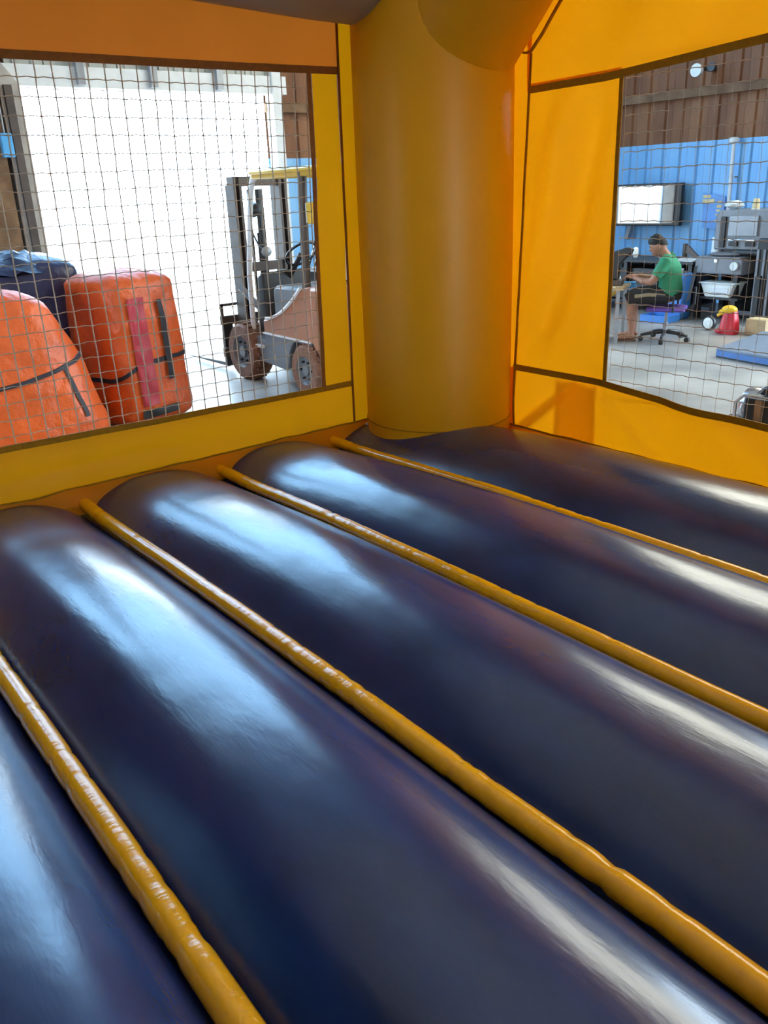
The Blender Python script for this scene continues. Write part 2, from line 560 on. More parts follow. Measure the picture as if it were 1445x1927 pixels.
# corner column
CX, CY, CR = -3.52, 3.11, .41
prof = [(CR*.90, FZ-.12), (CR*.97, FZ-.03), (CR, FZ+.06), (CR*1.0, FZ+.5), (CR*1.005, FZ+1.2), (CR*.995, FZ+2.0), (CR*.98, FZ+2.6), (CR*.8, FZ+2.85)]
colm = obj('corner_column', MB().lathe(prof, (CX, CY, 0), n=64), 'yellow_col', bh)
def ringseam(z, r, name='column_seam'):
    P = [(CX+r*math.cos(a), CY+r*math.sin(a), z) for a in [2*PI*i/64 for i in range(65)]]
    return obj(name, MB().tube(P, .0035, 6, cap=False), 'bind', colm)
ringseam(FZ+.125, CR+.001)

# ---- left wall (plane x = XL), window to the big door
WL0 = -.35            # far end of the left window (out of frame)
def lx(y, z, a=.010):
    return XL + a*nz(y*2.0, z*2.5, 1.3) + .5*a*nz(y*6, z*3, 4)
def zlow(y):
    return .305 + .022*max(0, (2.55-y)/1.75)
def left_low(u, v):
    y = Y0+(2.755-Y0)*u
    z = -.12+(zlow(y)+.12)*v
    dd = .014*math.exp(-((z-.12-.06*math.sin(y*1.3))/.03)**2)
    return (lx(y, z)-dd*.6, y, FZ+z)
obj('lower_panel', MB().sheet(left_low, 120, 24), 'yellow', bh)
def left_side(u, v):
    y = 2.565+(2.755-2.565)*u
    z = .29+(1.92-.29)*v
    return (lx(y, z, .008), y+.04*(v)*(1-u)+.012*v, FZ+z)
obj('side_panel', MB().sheet(left_side, 10, 50), 'yellow', bh)
def left_top(u, v):
    y = Y0+(2.775-Y0)*u
    z = 1.905+(2.65-1.905)*v
    return (lx(y, z, .008), y, FZ+z)
obj('header_panel', MB().sheet(left_top, 90, 16), 'orange_f', bh)
def left_strip(u, v):
    y0 = 2.75+.03*v
    return (XL+.006*nz(u*3, v*4)+.02*u, y0+(2.96-y0)*u, FZ-.05+2.7*v)
obj('attachment_strip', MB().sheet(left_strip, 8, 40), 'yellow', bh)

def strip(name, path, w, t, up, m, parent=bh):
    """flat webbing along a path; w along 'up', t along the other side"""
    mb = MB()
    P = [Vector(p) for p in path]
    up = Vector(up)
    vs = []
    for i, p in enumerate(P):
        tt = (P[min(i+1, len(P)-1)]-P[max(i-1, 0)]).normalized()
        uu = (up-tt*up.dot(tt)).normalized()
        s = tt.cross(uu)
        vs += [p+uu*w/2+s*t/2, p-uu*w/2+s*t/2, p-uu*w/2-s*t/2, p+uu*w/2-s*t/2]
    fs = [(4*i+k, 4*i+(k+1) % 4, 4*i+4+(k+1) % 4, 4*i+4+k) for i in range(len(P)-1) for k in range(4)]
    fs += [(3, 2, 1, 0), tuple(4*(len(P)-1)+k for k in range(4))]
    mb.add(vs, fs)
    return obj(name, mb, m, parent)
N_ = 60
ys = [Y0+(2.755-Y0)*i/N_ for i in range(N_+1)]
strip('edge_binding', [(lx(y, zlow(y))+.004, y, FZ+zlow(y)+.004+.003*nz(y*3, 9)) for y in ys], .030, .007, (0, 0, 1), 'bind')
ys2 = [Y0+(2.77-Y0)*i/N_ for i in range(N_+1)]
strip('edge_binding', [(lx(y, 1.91, .008)+.004, y, FZ+1.912+.012*max(0, (y-2.2))) for y in ys2], .034, .008, (0, 0, 1), 'bind_o')
strip('edge_binding', [(lx(2.56, z, .008)+.004, 2.558+.036*(z-.29)/1.6, FZ+z) for z in [.3+1.6*i/40 for i in range(41)]], .022, .007, (0, 1, 0), 'bind_o')
strip('seam_binding', [(XL+.010+.003*nz(z*4, 3), 2.75+.03*z/2.7, FZ+z) for z in [.02+2.3*i/50 for i in range(51)]], .012, .006, (0, 1, 0), 'bind_o')
def left_skirt(u, v):
    y = Y0+(2.92-Y0)*u
    w = .03+.10*v
    return (XL+w+.014*nz(y*5, v*3), y, FZ+.085-.10*v-.02*math.sin(v*PI)+.010*nz(y*6, v*2, 5))
obj('skirt', MB().sheet(left_skirt, 140, 8), 'yellow', bh)
def left_roll(y):
    return (XL+.028+.006*nz(y*5, 0), y, FZ+.085+.010*nz(y*6, 0, 5))
strip('seam_binding', [left_roll(Y0+(2.92-Y0)*i/120) for i in range(121)], .008, .008, (0, 0, 1), 'bind')

def netting(name, f, a0, a1, z0, z1, step, parent=bh, rh=.0018, rv=.0024):
    """f(a,z) -> point"""
    mb = MB()
    na = int(round((a1-a0)/step))
    nb = int(round((z1-z0)/step))
    sub = 2
    def pt(i, j):
        a = a0+(a1-a0)*i/na
        z = z0+(z1-z0)*j/nb
        wob = .004
        edge = min(1, 4*min(j/nb, 1-j/nb)+.0)
        return Vector(f(a+wob*nz(i*.9, j*.9, 2), z+edge*wob*1.5*nz(i*.6, j*.8, 8)))
    for j in range(nb+1):
        P = []
        for i in range(na*sub+1):
            p = pt(i/sub, j)
            p.z += .0022*(1 if i % sub else -1)
            P.append(p)
        mb.tube(P, rh, 4, cap=False)
    for i in range(na+1):
        mb.tube([pt(i, j/2) for j in range(nb*2+1)], rv, 4, cap=False)
    for i in range(na+1):
        for j in range(nb+1):
            mb.box(pt(i, j), (rv*2.2, rv*2.2, .0055))
    o = obj(name, mb, 'net', parent)
    o['kind'] = 'stuff'
    return o
netting('window_netting', lambda a, z: (XL-.030-.02*math.sin(PI*min(1, max(0, (z-.3)/1.6))), a+.03*(z-.3)/1.6*max(0, a-1)/1.6, FZ+z), WL0, 2.57, .30, 1.91, .073, rh=.0021, rv=.0031)

# ---- right wall (plane y = YR)
def ry(x, z, a=.012):
    return YR + a*nz(x*2.2, z*2.2, 6.3) + .5*a*nz(x*5, z*2, 1)
def zrl(x):
    t = max(0, min(1, (x+2.62)/1.3))
    return .392 - .075*math.sin(t*PI/2)
def zrt(x):
    return 1.775 + .065*max(0, x+2.65) + (.012*(x+2.65) if x < -2.65 else 0)
def right_low(u, v):
    x = -3.225+(X1+3.225)*u
    z = -.12+(zrl(x)+.12)*v
    fold = .034*math.sin(x*9+2.2*z*6+2*nz(x*1.5, z*2))*max(0, min(1, (x+2.7)/.4))*(.25+.75*max(0, z)/.35)
    # diagonal folds running out of the window corner
    d1 = (x+2.60)-(.36-z)*1.25
    fold += .018*math.exp(-(d1/.035)**2)*(1 if x > -2.66 else 0)
    d2 = (x+2.98)-(z-.18)*1.1
    fold += .014*math.exp(-(d2/.035)**2)*(1 if x < -2.75 else 0)
    return (x, ry(x, z)+fold, FZ+z)
obj('lower_panel', MB().sheet(right_low, 190, 26), 'yellow', bh)
def right_side(u, v):
    x = -3.20+(-2.575+3.20)*u
    z = .385+(zrt(x)+.03-.385)*v
    xs = x+.085*v*(1-u)
    e = math.sin(PI*min(1, max(0, u)))
    dgl = (x+2.6)*1.0 - (z-1.0)*.28
    fold = .046*e*math.sin(dgl*15+1.6*nz(x*2, z*1.3)) + .012*e*nz(x*5, z*1.6, 3)
    fold *= min(1, 6*v, 6*(1-v))
    return (xs, YR+fold, FZ+z)
obj('side_panel', MB().sheet(right_side, 50, 70), 'yellow', bh)
def right_top(u, v):
    x = -3.20+(X1+3.20)*u
    z0 = zrt(x)-.005
    z = z0+(2.75-z0)*v
    fold = .028*math.sin((x*.8-z*.5)*11+nz(x*2, z))*max(0, min(1, (x+3.05)/.5))*min(1, 5*v)
    return (x+.06, ry(x, z)+fold, FZ+z)
obj('header_panel', MB().sheet(right_top, 120, 24), 'yellow', bh)
def right_strip(u, v):
    x1 = -3.195+.085*max(0, v)
    return (-3.30+(x1+3.30)*u, YR+.004-.012*(1-u)+.006*nz(u*3, v*5), FZ-.06+2.15*v)
obj('attachment_strip', MB().sheet(right_strip, 8, 40), 'yellow', bh)
xs = [-3.19+(X1+3.19)*i/80 for i in range(81)]
strip('edge_binding', [(x, min(YR, right_low((x+3.225)/(X1+3.225), 1)[1])-.008, FZ+zrl(x)+.004) for x in xs], .032, .007, (0, 0, 1), 'bind')
strip('edge_binding', [(x+.09, min(YR, ry(x+.03, zrt(x)))-.014, FZ+zrt(x+.09)) for x in xs], .032, .007, (0, 0, 1), 'bind')
strip('edge_binding', [(-2.572+.004*nz(z*3, 1), YR-.004, FZ+z) for z in [.40+1.37*i/40 for i in range(41)]], .020, .007, (1, 0, 0), 'bind')
strip('seam_binding', [(-3.195+.095*(z/2.05)+(.02*math.exp(-(z/.12)**2)), YR-.012+.003*nz(z*4, 3), FZ+z) for z in [.03+1.9*i/50 for i in range(51)]], .012, .006, (1, 0, 0), 'bind')
strip('seam_binding', [(-3.17, YR-.03, FZ+1.945), (-3.125, YR-.03, FZ+1.93), (-3.09, YR-.03, FZ+1.935), (-3.02, YR-.03, FZ+2.0), (-2.94, YR-.03, FZ+2.09), (-2.87, YR-.03, FZ+2.16), (-2.7, YR-.03, FZ+2.33)], .016, .008, (0, 1, 0), 'bind')
def right_skirt(u, v):
    x = -3.25+(X1+3.25)*u
    return (x, YR-.02-.07*v+.008*nz(x*5, v*3), FZ+.065-.08*v+.006*nz(x*6, v*2, 5))
obj('skirt', MB().sheet(right_skirt, 140, 8), 'yellow', bh)
strip('seam_binding', [(x, YR-.018+.006*nz(x*5, 0), FZ+.067+.006*nz(x*6, 0, 5)) for x in [-3.25+(X1+3.25)*i/120 for i in range(121)]], .008, .008, (0, 0, 1), 'bind')
# sheets added outside the lower panel, blocking backlight to make its shadows
obj('shade_patch', MB().sheet(lambda u, v: (-2.89+.27*u-.005*v, YR+.035, FZ+.02+.35*v), 4, 6), 'patch', bh)
obj('shade_strip', MB().sheet(lambda u, v: (-3.19+.33*u-.018*(2*v-1), YR+.037, FZ+.02+.27*u+.022*(2*v-1)), 8, 2), 'patch', bh)
netting('window_netting', lambda a, z: (a, YR+.038+.02*math.sin(PI*min(1, max(0, (z-.35)/1.4))), FZ+z), -2.58, -.35, .33, 1.84, .0745, rv=.0010, rh=.0019)
# tie knobs at the column foot
for p in ((-3.80, 2.80, FZ+.07), (-3.21, 3.31, FZ+.07)):
    obj('tie_knob', MB().ell(p, (.012, .012, .010)), 'whitep', bh)

# ---- inflated beams over the two walls
P = [(-3.62, y, FZ+2.425+.05*max(0, 2.6-y)+.015*max(0, 2.6-y)**2*0) for y in [3.0-.25*i for i in range(17)]]
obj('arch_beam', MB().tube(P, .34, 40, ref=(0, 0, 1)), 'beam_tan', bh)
P = [(-3.46, 3.13, 1.97), (-3.36, 3.13, 2.07), (-3.0, 3.13, 2.43), (-2.75, 3.13, 2.66), (-2.2, 3.13, 2.95), (-1.5, 3.13, 3.05), (X1, 3.13, 3.05)]
P = [(a, b, FZ+c) for a, b, c in P]
obj('arch_beam', MB().tube(P, .335, 40, ref=(0, 1, 0)), 'yellow_col', bh)

# ---- roof and the two walls behind the camera, each with a netted window of its own
obj('roof_panel', MB().sheet(lambda u, v: (XL+(X1-XL)*u, Y0+(YR-Y0)*v, FZ+2.70+.35*math.sin(PI*u)*math.sin(PI*v)), 24, 24), 'roof', bh)
def wallpart(name, f, a0, a1, z0, z1, m='yellow'):
    obj(name, MB().sheet(lambda u, v: f(a0+(a1-a0)*u, z0+(z1-z0)*v), 16, 10), m, bh)
fx = lambda a, z: (X1+.01*nz(a*2, z*2), a, FZ+z)
fy = lambda a, z: (a, Y0+.01*nz(a*2, z*2), FZ+z)
wallpart('rear_panel', fy, XL, X1, -.12, 2.75, 'navy')
wallpart('lower_panel', fx, Y0, YR, -.12, .35)
wallpart('header_panel', fx, Y0, YR, 1.85, 2.75)
wallpart('side_panel', fx, Y0, Y0+.8, .35, 1.85)
wallpart('side_panel', fx, YR-.8, YR, .35, 1.85)
netting('window_netting', fx, Y0+.8, YR-.8, .35, 1.85, .075)

# ================================================================== BAGS BEHIND THE LEFT WALL
def blob(fn, nu=48, nv=30):
    """closed surface from fn(angle, t in 0..1) with caps"""
    mb = MB()
    vs = [fn(2*PI*i/nu, j/nv) for j in range(nv+1) for i in range(nu)]
    fs = [(j*nu+i, j*nu+(i+1) % nu, (j+1)*nu+(i+1) % nu, (j+1)*nu+i) for j in range(nv) for i in range(nu)]
    fs += [tuple(range(nu-1, -1, -1)), tuple(range(nv*nu, (nv+1)*nu))]
    return mb.add(vs, fs)

def sup(a, e):
    c, s = math.cos(a), math.sin(a)
    return (math.copysign(abs(c)**e, c), math.copysign(abs(s)**e, s))

def bag_fn(c, rx, ry_, h, e=.55, top=.86, round_=.14, seed=0, wr=.03, lean=(0, 0), belly=.0, rot=0):
    def fn(a, t):
        # cap rounding at both ends
        k = 1.0
        if t < round_:
            k = .82+.18*math.sqrt(1-(1-t/round_)**2)
        if t > 1-round_:
            k = math.sqrt(max(0, 1-((t-1+round_)/round_)**2))*.9+.1
        w = (1-t)+top*t + belly*math.sin(PI*t)
        sx, sy = sup(a, e)
        n = 1+wr*nz(sx*1.6+seed, sy*1.6, t*3.2)+.55*wr*nz(sx*4+seed, sy*4, t*8)
        x, y = sx*rx*w*k*n, sy*ry_*w*k*n
        x, y = x*math.cos(rot)-y*math.sin(rot), x*math.sin(rot)+y*math.cos(rot)
        z = h*t + .02*nz(sx*2, sy*2, seed)*t
        return (c[0]+x+lean[0]*t, c[1]+y+lean[1]*t, max(0.0, c[2]+z))
    return fn

def loop_strap(fn, tfun, name, parent, w=.028, off=.012, m='strap', a0=0, a1=2*PI, n=90):
    vs, fs = [], []
    for i in range(n+1):
        a = a0+(a1-a0)*i/n
        for s in (-1, 1):
            t = tfun(a)+s*w/2
            p = Vector(fn(a, t))
            q = Vector(fn(a, .5))
            cc = Vector((sum(fn(k*PI/2, t)[0] for k in range(4))/4, sum(fn(k*PI/2, t)[1] for k in range(4))/4, p.z))
            d = (p-cc).normalized()
            vs += [p+d*off, p-d*.01]
    for i in range(n):
        b = 4*i
        fs += [(b, b+4, b+6, b+2), (b+1, b+3, b+7, b+5), (b, b+1, b+5, b+4), (b+2, b+6, b+7, b+3)]
    return obj(name, MB().add(vs, fs), m, parent)

# orange bag in front of the doorway, with a crimson panel and black straps
b2 = thing('inflatable_bag', 'tall boxy orange vinyl bag with crimson panel and black straps, before the doorway', 'bag', (-7.42, 2.83, 0), group='rolled inflatables by the big door')
f2 = bag_fn((-7.42, 2.83, 0), .40, .41, 1.345, e=.42, top=.93, round_=.10, seed=3, wr=.055, lean=(0, -.03), rot=.32)
obj('body', blob(f2, 64, 36), 'bagorange', b2)
def patch(fn, a0, a1, t0, t1, name, parent, m, off=.012, nu=14, nv=20, fz=0):
    vs = []
    for j in range(nv+1):
        for i in range(nu+1):
            a, t = a0+(a1-a0)*i/nu, t0+(t1-t0)*j/nv
            p = Vector(fn(a, t))
            d = Vector((p.x-ORG_C[0], p.y-ORG_C[1], 0)).normalized()
            vs.append(p+d*(off+fz*nz(a*9, t*14, 2)))
    w = nu+1
    return obj(name, MB().add(vs, [(j*w+i, j*w+i+1, (j+1)*w+i+1, (j+1)*w+i) for j in range(nv) for i in range(nu)]), m, parent)
ORG_C = (-7.42, 2.83)
patch(f2, -.34, -.02, .14, .83, 'crimson_panel', b2, 'bagred', .018, fz=.016)
loop_strap(f2, lambda a: .40+.05*math.sin(a-.2)+.03*math.cos(2*a), 'strap', b2)
patch(f2, .01, .05, .28, .80, 'strap', b2, 'strap', .022)
patch(f2, -.40, .05, .06, .115, 'buckle_flap', b2, 'black', .03)

# wide orange bag leaning at the left edge
b1 = thing('inflatable_bag', 'wide sloping orange vinyl bag tied with one thin strap, nearest the netting', 'bag', (-7.05, 1.53, 0), group='rolled inflatables by the big door')
f1 = bag_fn((-7.05, 1.53, 0), .52, .88, 1.31, e=.72, top=.42, round_=.13, seed=9, wr=.05, lean=(0, .05), belly=.06)
obj('body', blob(f1, 64, 36), 'bagorange', b1)
loop_strap(f1, lambda a: .47+.10*math.sin(a), 'strap', b1, w=.022)
ORG_C = (-7.05, 1.53)
patch(f1, .58, .66, .22, .52, 'strap', b1, 'strap', .010)
patch(f1, -.16, .12, .06, .14, 'paper_tag', b1, 'cream', .02)

# navy heap behind
b3 = thing('inflatable_bag', 'dark navy rolled tarpaulin bag with crumpled shiny top, behind the orange bags', 'bag', (-8.35, 2.0, 0), group='rolled inflatables by the big door')
f3 = bag_fn((-8.35, 2.0, 0), .55, .86, 1.5, e=.6, top=.86, round_=.12, seed=21, wr=.07)
obj('body', blob(f3, 64, 40), 'bagnavy', b3)
def f3top(a, t):
    x, y = math.cos(a)*t, math.sin(a)*t
    return (-8.3+x*.5, 1.95+y*.72, 1.5+.05*nz(x*5, y*5, 1)+.03*nz(x*11, y*11)-.16*t**3)
obj('crumpled_top', blob(f3top, 50, 14), 'bagnavy', b3)
ORG_C = (-8.35, 2.0)
patch(f3, -.95, -.35, .72, .80, 'green_band', b3, mat('green_vinyl', (.02, .10, .035), .4), .012)

# ================================================================== FORKLIFT
fk = thing('forklift', 'weathered forklift with yellow overhead guard and brown tyres, standing by the open doorway', 'forklift', (-7.4, 4.9, 0))
YN, YF_ = 4.36, 5.44
def wheel(name, x, z, y0, y1, r, m='rubber'):
    s = (y1-y0)
    w = obj(name, MB().lathe([(r*.56, 0), (r*.62, -.0*s), (r*.9, .0), (r*.98, s*.12), (r, s*.3), (r, s*.7), (r*.98, s*.88), (r*.9, s), (r*.56, s)], (x, y0, z), 'y', 40, cap=False), m, fk)
    obj('rim', MB().lathe([(r*.60, .0), (r*.56, s*.06), (r*.50, s*.16), (r*.22, s*.16), (r*.20, s*.04), (r*.0, s*.03)], (x, y0+.004, z), 'y', 32, cap=False), 'fl_grey', w)
    for k in range(6):
        a = 2*PI*k/6
        obj('lug_nut', MB().lathe([(.012, 0), (.012, .03)], (x+math.cos(a)*r*.36, y0+s*.16-.025, z+math.sin(a)*r*.36), 'y', 8), 'dark', w)
    tr = MB()
    for k in range(22):
        a = 2*PI*k/22
        tr.box((x+math.cos(a)*r*.995, (y0+y1)/2, z+math.sin(a)*r*.995), (.03, s*.8, .035), Euler((0, -a, .25)))
    obj('tread', tr, m, w)
wheel('front_wheel', -8.13, .305, YN-.03, YN+.22, .305)
wheel('front_wheel', -8.13, .305, YF_-.2, YF_+.05, .305)
wheel('rear_wheel', -6.92, .255, YN, YN+.2, .255)
wheel('rear_wheel', -6.92, .255, YF_-.2, YF_, .255)
# chassis side skirt (grey) with the wheel arch cut in
arch = [(-6.92+.33*math.cos(a), .25+.33*math.sin(a)) for a in [PI*.98-.07*i for i in range(14)]]
obj('chassis', MB().prism([(-7.88, .50), (-7.70, .46), (-7.69, .545), (-6.80, .53)] + [(-6.80, .50)] + [(p[0], p[1]) for p in reversed(arch) if p[1] < .52 and p[0] < -6.85] + [(-7.30, .20), (-7.86, .24)], YN+.03, YF_-.03), 'fl_grey', fk, bevel=.012)
# engine hood and counterweight with swept front edge
cur = [(-7.68, .545), (-7.68, .685), (-7.60, .70)] + [(-7.60+.70*t, .70+.345*(t**1.7)) for t in [i/10 for i in range(1, 11)]]
obj('hood', MB().prism(cur + [(-6.75, 1.07), (-6.75, .53)], YN+.02, YF_-.02), 'fl_body', fk, bevel=.02)
obj('counterweight', MB().prism([(-6.76, .50), (-6.76, 1.08), (-6.2, 1.10), (-6.02, 1.02), (-5.96, .55), (-6.02, .38), (-6.62, .40)], YN, YF_), 'fl_body', fk, bevel=.05)
obj('hood_trim', MB().tube([(x, YN+.012, z+.006) for x, z in cur[2:]], .016, 8), 'white', fk)
obj('skirt_trim', MB().box((-7.24, YN+.02, .545), (.9, .02, .018), Euler((0, .012, 0))), 'white', fk)
obj('cowl', MB().prism([(-7.57, .66), (-7.57, .98), (-7.52, 1.03), (-7.0, 1.02), (-6.95, .70)], YN+.10, YF_-.10), 'fl_grey', fk, bevel=.03)
obj('dashboard', MB().prism([(-7.95, .50), (-7.90, 1.10), (-7.78, 1.15), (-7.74, .52)], YN+.12, YF_-.12), 'dark', fk, bevel=.02)
obj('footstep', MB().box((-7.82, YN+.10, .40), (.22, .20, .03)), 'white', fk)
# overhead guard
for y in (YN+.07, YF_-.07):
    obj('front_pillar', MB().tube([(-7.98, y, .50), (-7.96, y, 1.1), (-7.86, y, 1.6), (-7.78, y, 1.92), (-7.72, y, 2.03), (-7.62, y, 2.08)], .030, 10, sq=(1.25, .8)), 'white' if y < 4.9 else 'mast', fk)  # near pillar coloured white to show the light catching it
    obj('rear_pillar', MB().tube([(-6.88, y, 1.0), (-6.85, y, 1.6), (-6.82, y, 2.07)], .042, 10), 'mast', fk)
gd = obj('overhead_guard', MB().box((-6.98, 4.9, 2.09), (1.42, 1.06, .035)).box((-6.98, YN+.06, 2.075), (1.42, .05, .085)).box((-6.98, YF_-.06, 2.075), (1.42, .05, .085)).box((-7.67, 4.9, 2.075), (.05, 1.0, .085)).box((-6.29, 4.9, 2.075), (.05, 1.0, .085)), 'fl_yellow', fk, bevel=.012)
for k in range(6):
    obj('guard_bar', MB().box((-7.5+k*.2, 4.9, 2.06), (.03, .98, .03)), 'fl_yellow', gd)
# mast, carriage, forks
for y in (4.62, 5.18):
    obj('mast_rail', MB().prism([(-8.52, y-.05), (-8.38, y-.05), (-8.38, y-.02), (-8.48, y-.02), (-8.48, y+.02), (-8.38, y+.02), (-8.38, y+.05), (-8.52, y+.05)], .10, 2.08, 'z'), 'mast', fk)
    obj('inner_rail', MB().box((-8.57, y, 1.05), (.07, .06, 1.9)), 'mast', fk)
    obj('tilt_cylinder', MB().tube([(-8.38, y-.08 if y < 4.9 else y+.08, .95), (-7.9, y, .62)], .035, 10), 'steel', fk)
for z in (.35, 1.15, 2.03):
    obj('mast_crossbar', MB().box((-8.45, 4.9, z), (.10, .56, .10)), 'mast', fk)
obj('lift_cylinder', MB().tube([(-8.46, 4.9, .15), (-8.46, 4.9, 1.5)], .045, 14).tube([(-8.46, 4.9, 1.5), (-8.46, 4.9, 1.95)], .028, 14), 'dark', fk)
for y in (4.82, 4.98):
    obj('lift_chain', MB().box((-8.52, y, 1.1), (.02, .03, 1.7)), 'dark', fk)
obj('carriage', MB().box((-8.66, 4.9, .22), (.05, 1.0, .10)).box((-8.66, 4.9, .58), (.05, 1.0, .10)), 'mast', fk)
for y in (4.5, 5.3):
    obj('fork', MB().prism([(-8.69, .62), (-8.73, .62), (-8.74, .10), (-9.75, .065), (-9.75, .055), (-8.69, .055)], y-.06, y+.06), 'dark', fk, bevel=.006)
obj('load_backrest', MB().box((-8.66, 4.42, .66), (.03, .03, .20)).box((-8.66, 5.38, .66), (.03, .03, .20)).box((-8.66, 4.9, .75), (.03, .99, .03)), 'mast', fk)
# driver's place
st = obj('seat', MB().box((-6.98, 4.9, 1.14), (.46, .48, .13)), 'black', fk, bevel=.04)
obj('seat_back', MB().prism([(-6.80, 1.16), (-6.72, 1.62), (-6.64, 1.64), (-6.66, 1.16)], 4.68, 5.12), 'black', st, bevel=.03)
obj('seat_trim', MB().tube([(-6.86, YN+.29, 1.2), (-6.80, YN+.29, 1.4), (-6.70, YN+.29, 1.62)], .018, 8), 'white', st)
ws = obj('steering_column', MB().tube([(-7.82, 4.82, 1.05), (-7.55, 4.82, 1.30)], .028, 10), 'dark', fk)
ring = [Vector((-7.54, 4.82, 1.31)) + .17*(math.cos(a)*Vector((0, 1, 0)) + math.sin(a)*Vector((.68, 0, -.73)).cross(Vector((0, 1, 0)))*-1) for a in [2*PI*k/24 for k in range(25)]]
obj('steering_wheel', MB().tube(ring, .014, 8, cap=False), 'black', ws)
for k in range(3):
    lv = obj('lever', MB().tube([(-7.80, 5.05+.07*k, 1.1), (-7.62, 5.05+.07*k, 1.38)], .01, 8), 'chrome', fk)
    obj('lever_knob', MB().ell((-7.61, 5.05+.07*k, 1.40), (.024, .024, .024), 10, 8), 'black', lv)
gt = obj('gas_cylinder', MB().lathe([(.05, -.36), (.14, -.32), (.155, -.25), (.155, .25), (.14, .32), (.05, .36)], (-6.45, 4.9, 1.27), 'y', 24), 'whitep', fk)
obj('cylinder_strap', MB().lathe([(.16, -.02), (.16, .02)], (-6.45, 4.78, 1.27), 'y', 24), 'dark', gt)
hl = obj('work_lamp', MB().box((-6.70, YN+.09, 1.72), (.12, .09, .19)), 'yelp', fk, bevel=.015)
obj('lamp_glass', MB().box((-6.768, YN+.09, 1.72), (.012, .08, .17)), 'whitep', hl)
fl = obj('head_lamp', MB().lathe([(.02, .0), (.06, -.02), (.075, -.09), (.07, -.095)], (-7.86, YN+.18, 1.75), 'x', 16), 'dark', fk)
obj('lamp_stalk', MB().box((-7.84, YN+.12, 1.75), (.02, .12, .02)), 'dark', fl)
obj('mirror', MB().ell((-7.55, YN+.06, 1.36), (.02, .06, .05)), 'steel', fk)
obj('mirror_arm', MB().tube([(-7.83, YN+.07, 1.55), (-7.68, YN+.05, 1.42), (-7.56, YN+.06, 1.36)], .009, 6), 'dark', fk)

# ================================================================== THE WORK AREA BY THE BLUE WALL
# screen on the wall
tv = thing('wall_screen', 'wide glossy screen on the blue wall, mirroring white daylight', 'screen', (-8.62, 12.25, 1.17))
TVR = Euler((0, 0, math.radians(7.3)))
tvp = lambda x, y, z: tuple(Vector((-8.62, 12.20, z)) + TVR.to_matrix() @ Vector((x, y, 0)))
obj('casing', MB().box(tvp(0, 0, 1.48), (1.18, .09, .64), TVR), 'black', tv, bevel=.01)
obj('display', MB().box(tvp(-.045, -.05, 1.485), (1.06, .012, .57), TVR), 'screen', tv)
obj('mounting_arm', MB().box((-9.02, 12.30, 1.06), (.07, .08, .24), Euler((0, .25, 0))), 'steel', tv)

def poly_sheet(pts, t, axis_y):
    return MB().prism(pts, axis_y, axis_y-t, 'y')
ps = thing('wall_poster', 'blue poster with cream lettering blocks hung on the blue wall', 'poster', (-7.54, 12.36, 1.1))
obj('print', MB().prism([(-7.74, 1.64), (-7.36, 1.58), (-7.36, 1.10), (-7.70, 1.13)], 12.36, 12.35, 'y'), 'poster', ps)
for x, z, w, h in ((-7.66, 1.585, .13, .045), (-7.63, 1.515, .20, .06), (-7.44, 1.50, .07, .035), (-7.44, 1.44, .08, .04), (-7.45, 1.38, .07, .035), (-7.46, 1.32, .06, .025), (-7.47, 1.23, .05, .03)):
    obj('lettering_block', MB().box((x, 12.346, z), (w, .004, h)), 'cream', ps)

vp = thing('vent_pipe', 'slim white pipe with flared cap running up the blue wall', 'pipe', (-7.27, 12.30, 0))
obj('pipe', MB().tube([(-7.25, 12.30, .85), (-7.26, 12.30, 1.4), (-7.28, 12.30, 2.34)], .028, 14), 'white', vp)
obj('cap', MB().lathe([(.035, 0), (.075, .02), (.075, .07), (.05, .085)], (-7.28, 12.30, 2.31), 'z', 18), 'whitep', vp)
for z in (1.2, 1.85):
    obj('bracket', MB().box((-7.26, 12.345, z), (.10, .09, .02)), 'steel', vp)

lp = thing('wall_lamp', 'small round white floodlight fixed on the brown upper wall', 'lamp', (-7.85, 12.3, 3.3))
obj('bracket', MB().box((-7.78, 12.30, 3.34), (.09, .20, .05)), 'dark', lp)
obj('shade', MB().lathe([(.03, .10), (.06, .06), (.085, 0), (.09, -.05), (.08, -.05)], (-7.88, 12.14, 3.33), 'y', 20), 'whitep', lp)
obj('second_head', MB().lathe([(.02, .06), (.05, .03), (.06, -.03), (.05, -.03)], (-7.66, 12.16, 3.35), 'y', 16), 'dark', lp)

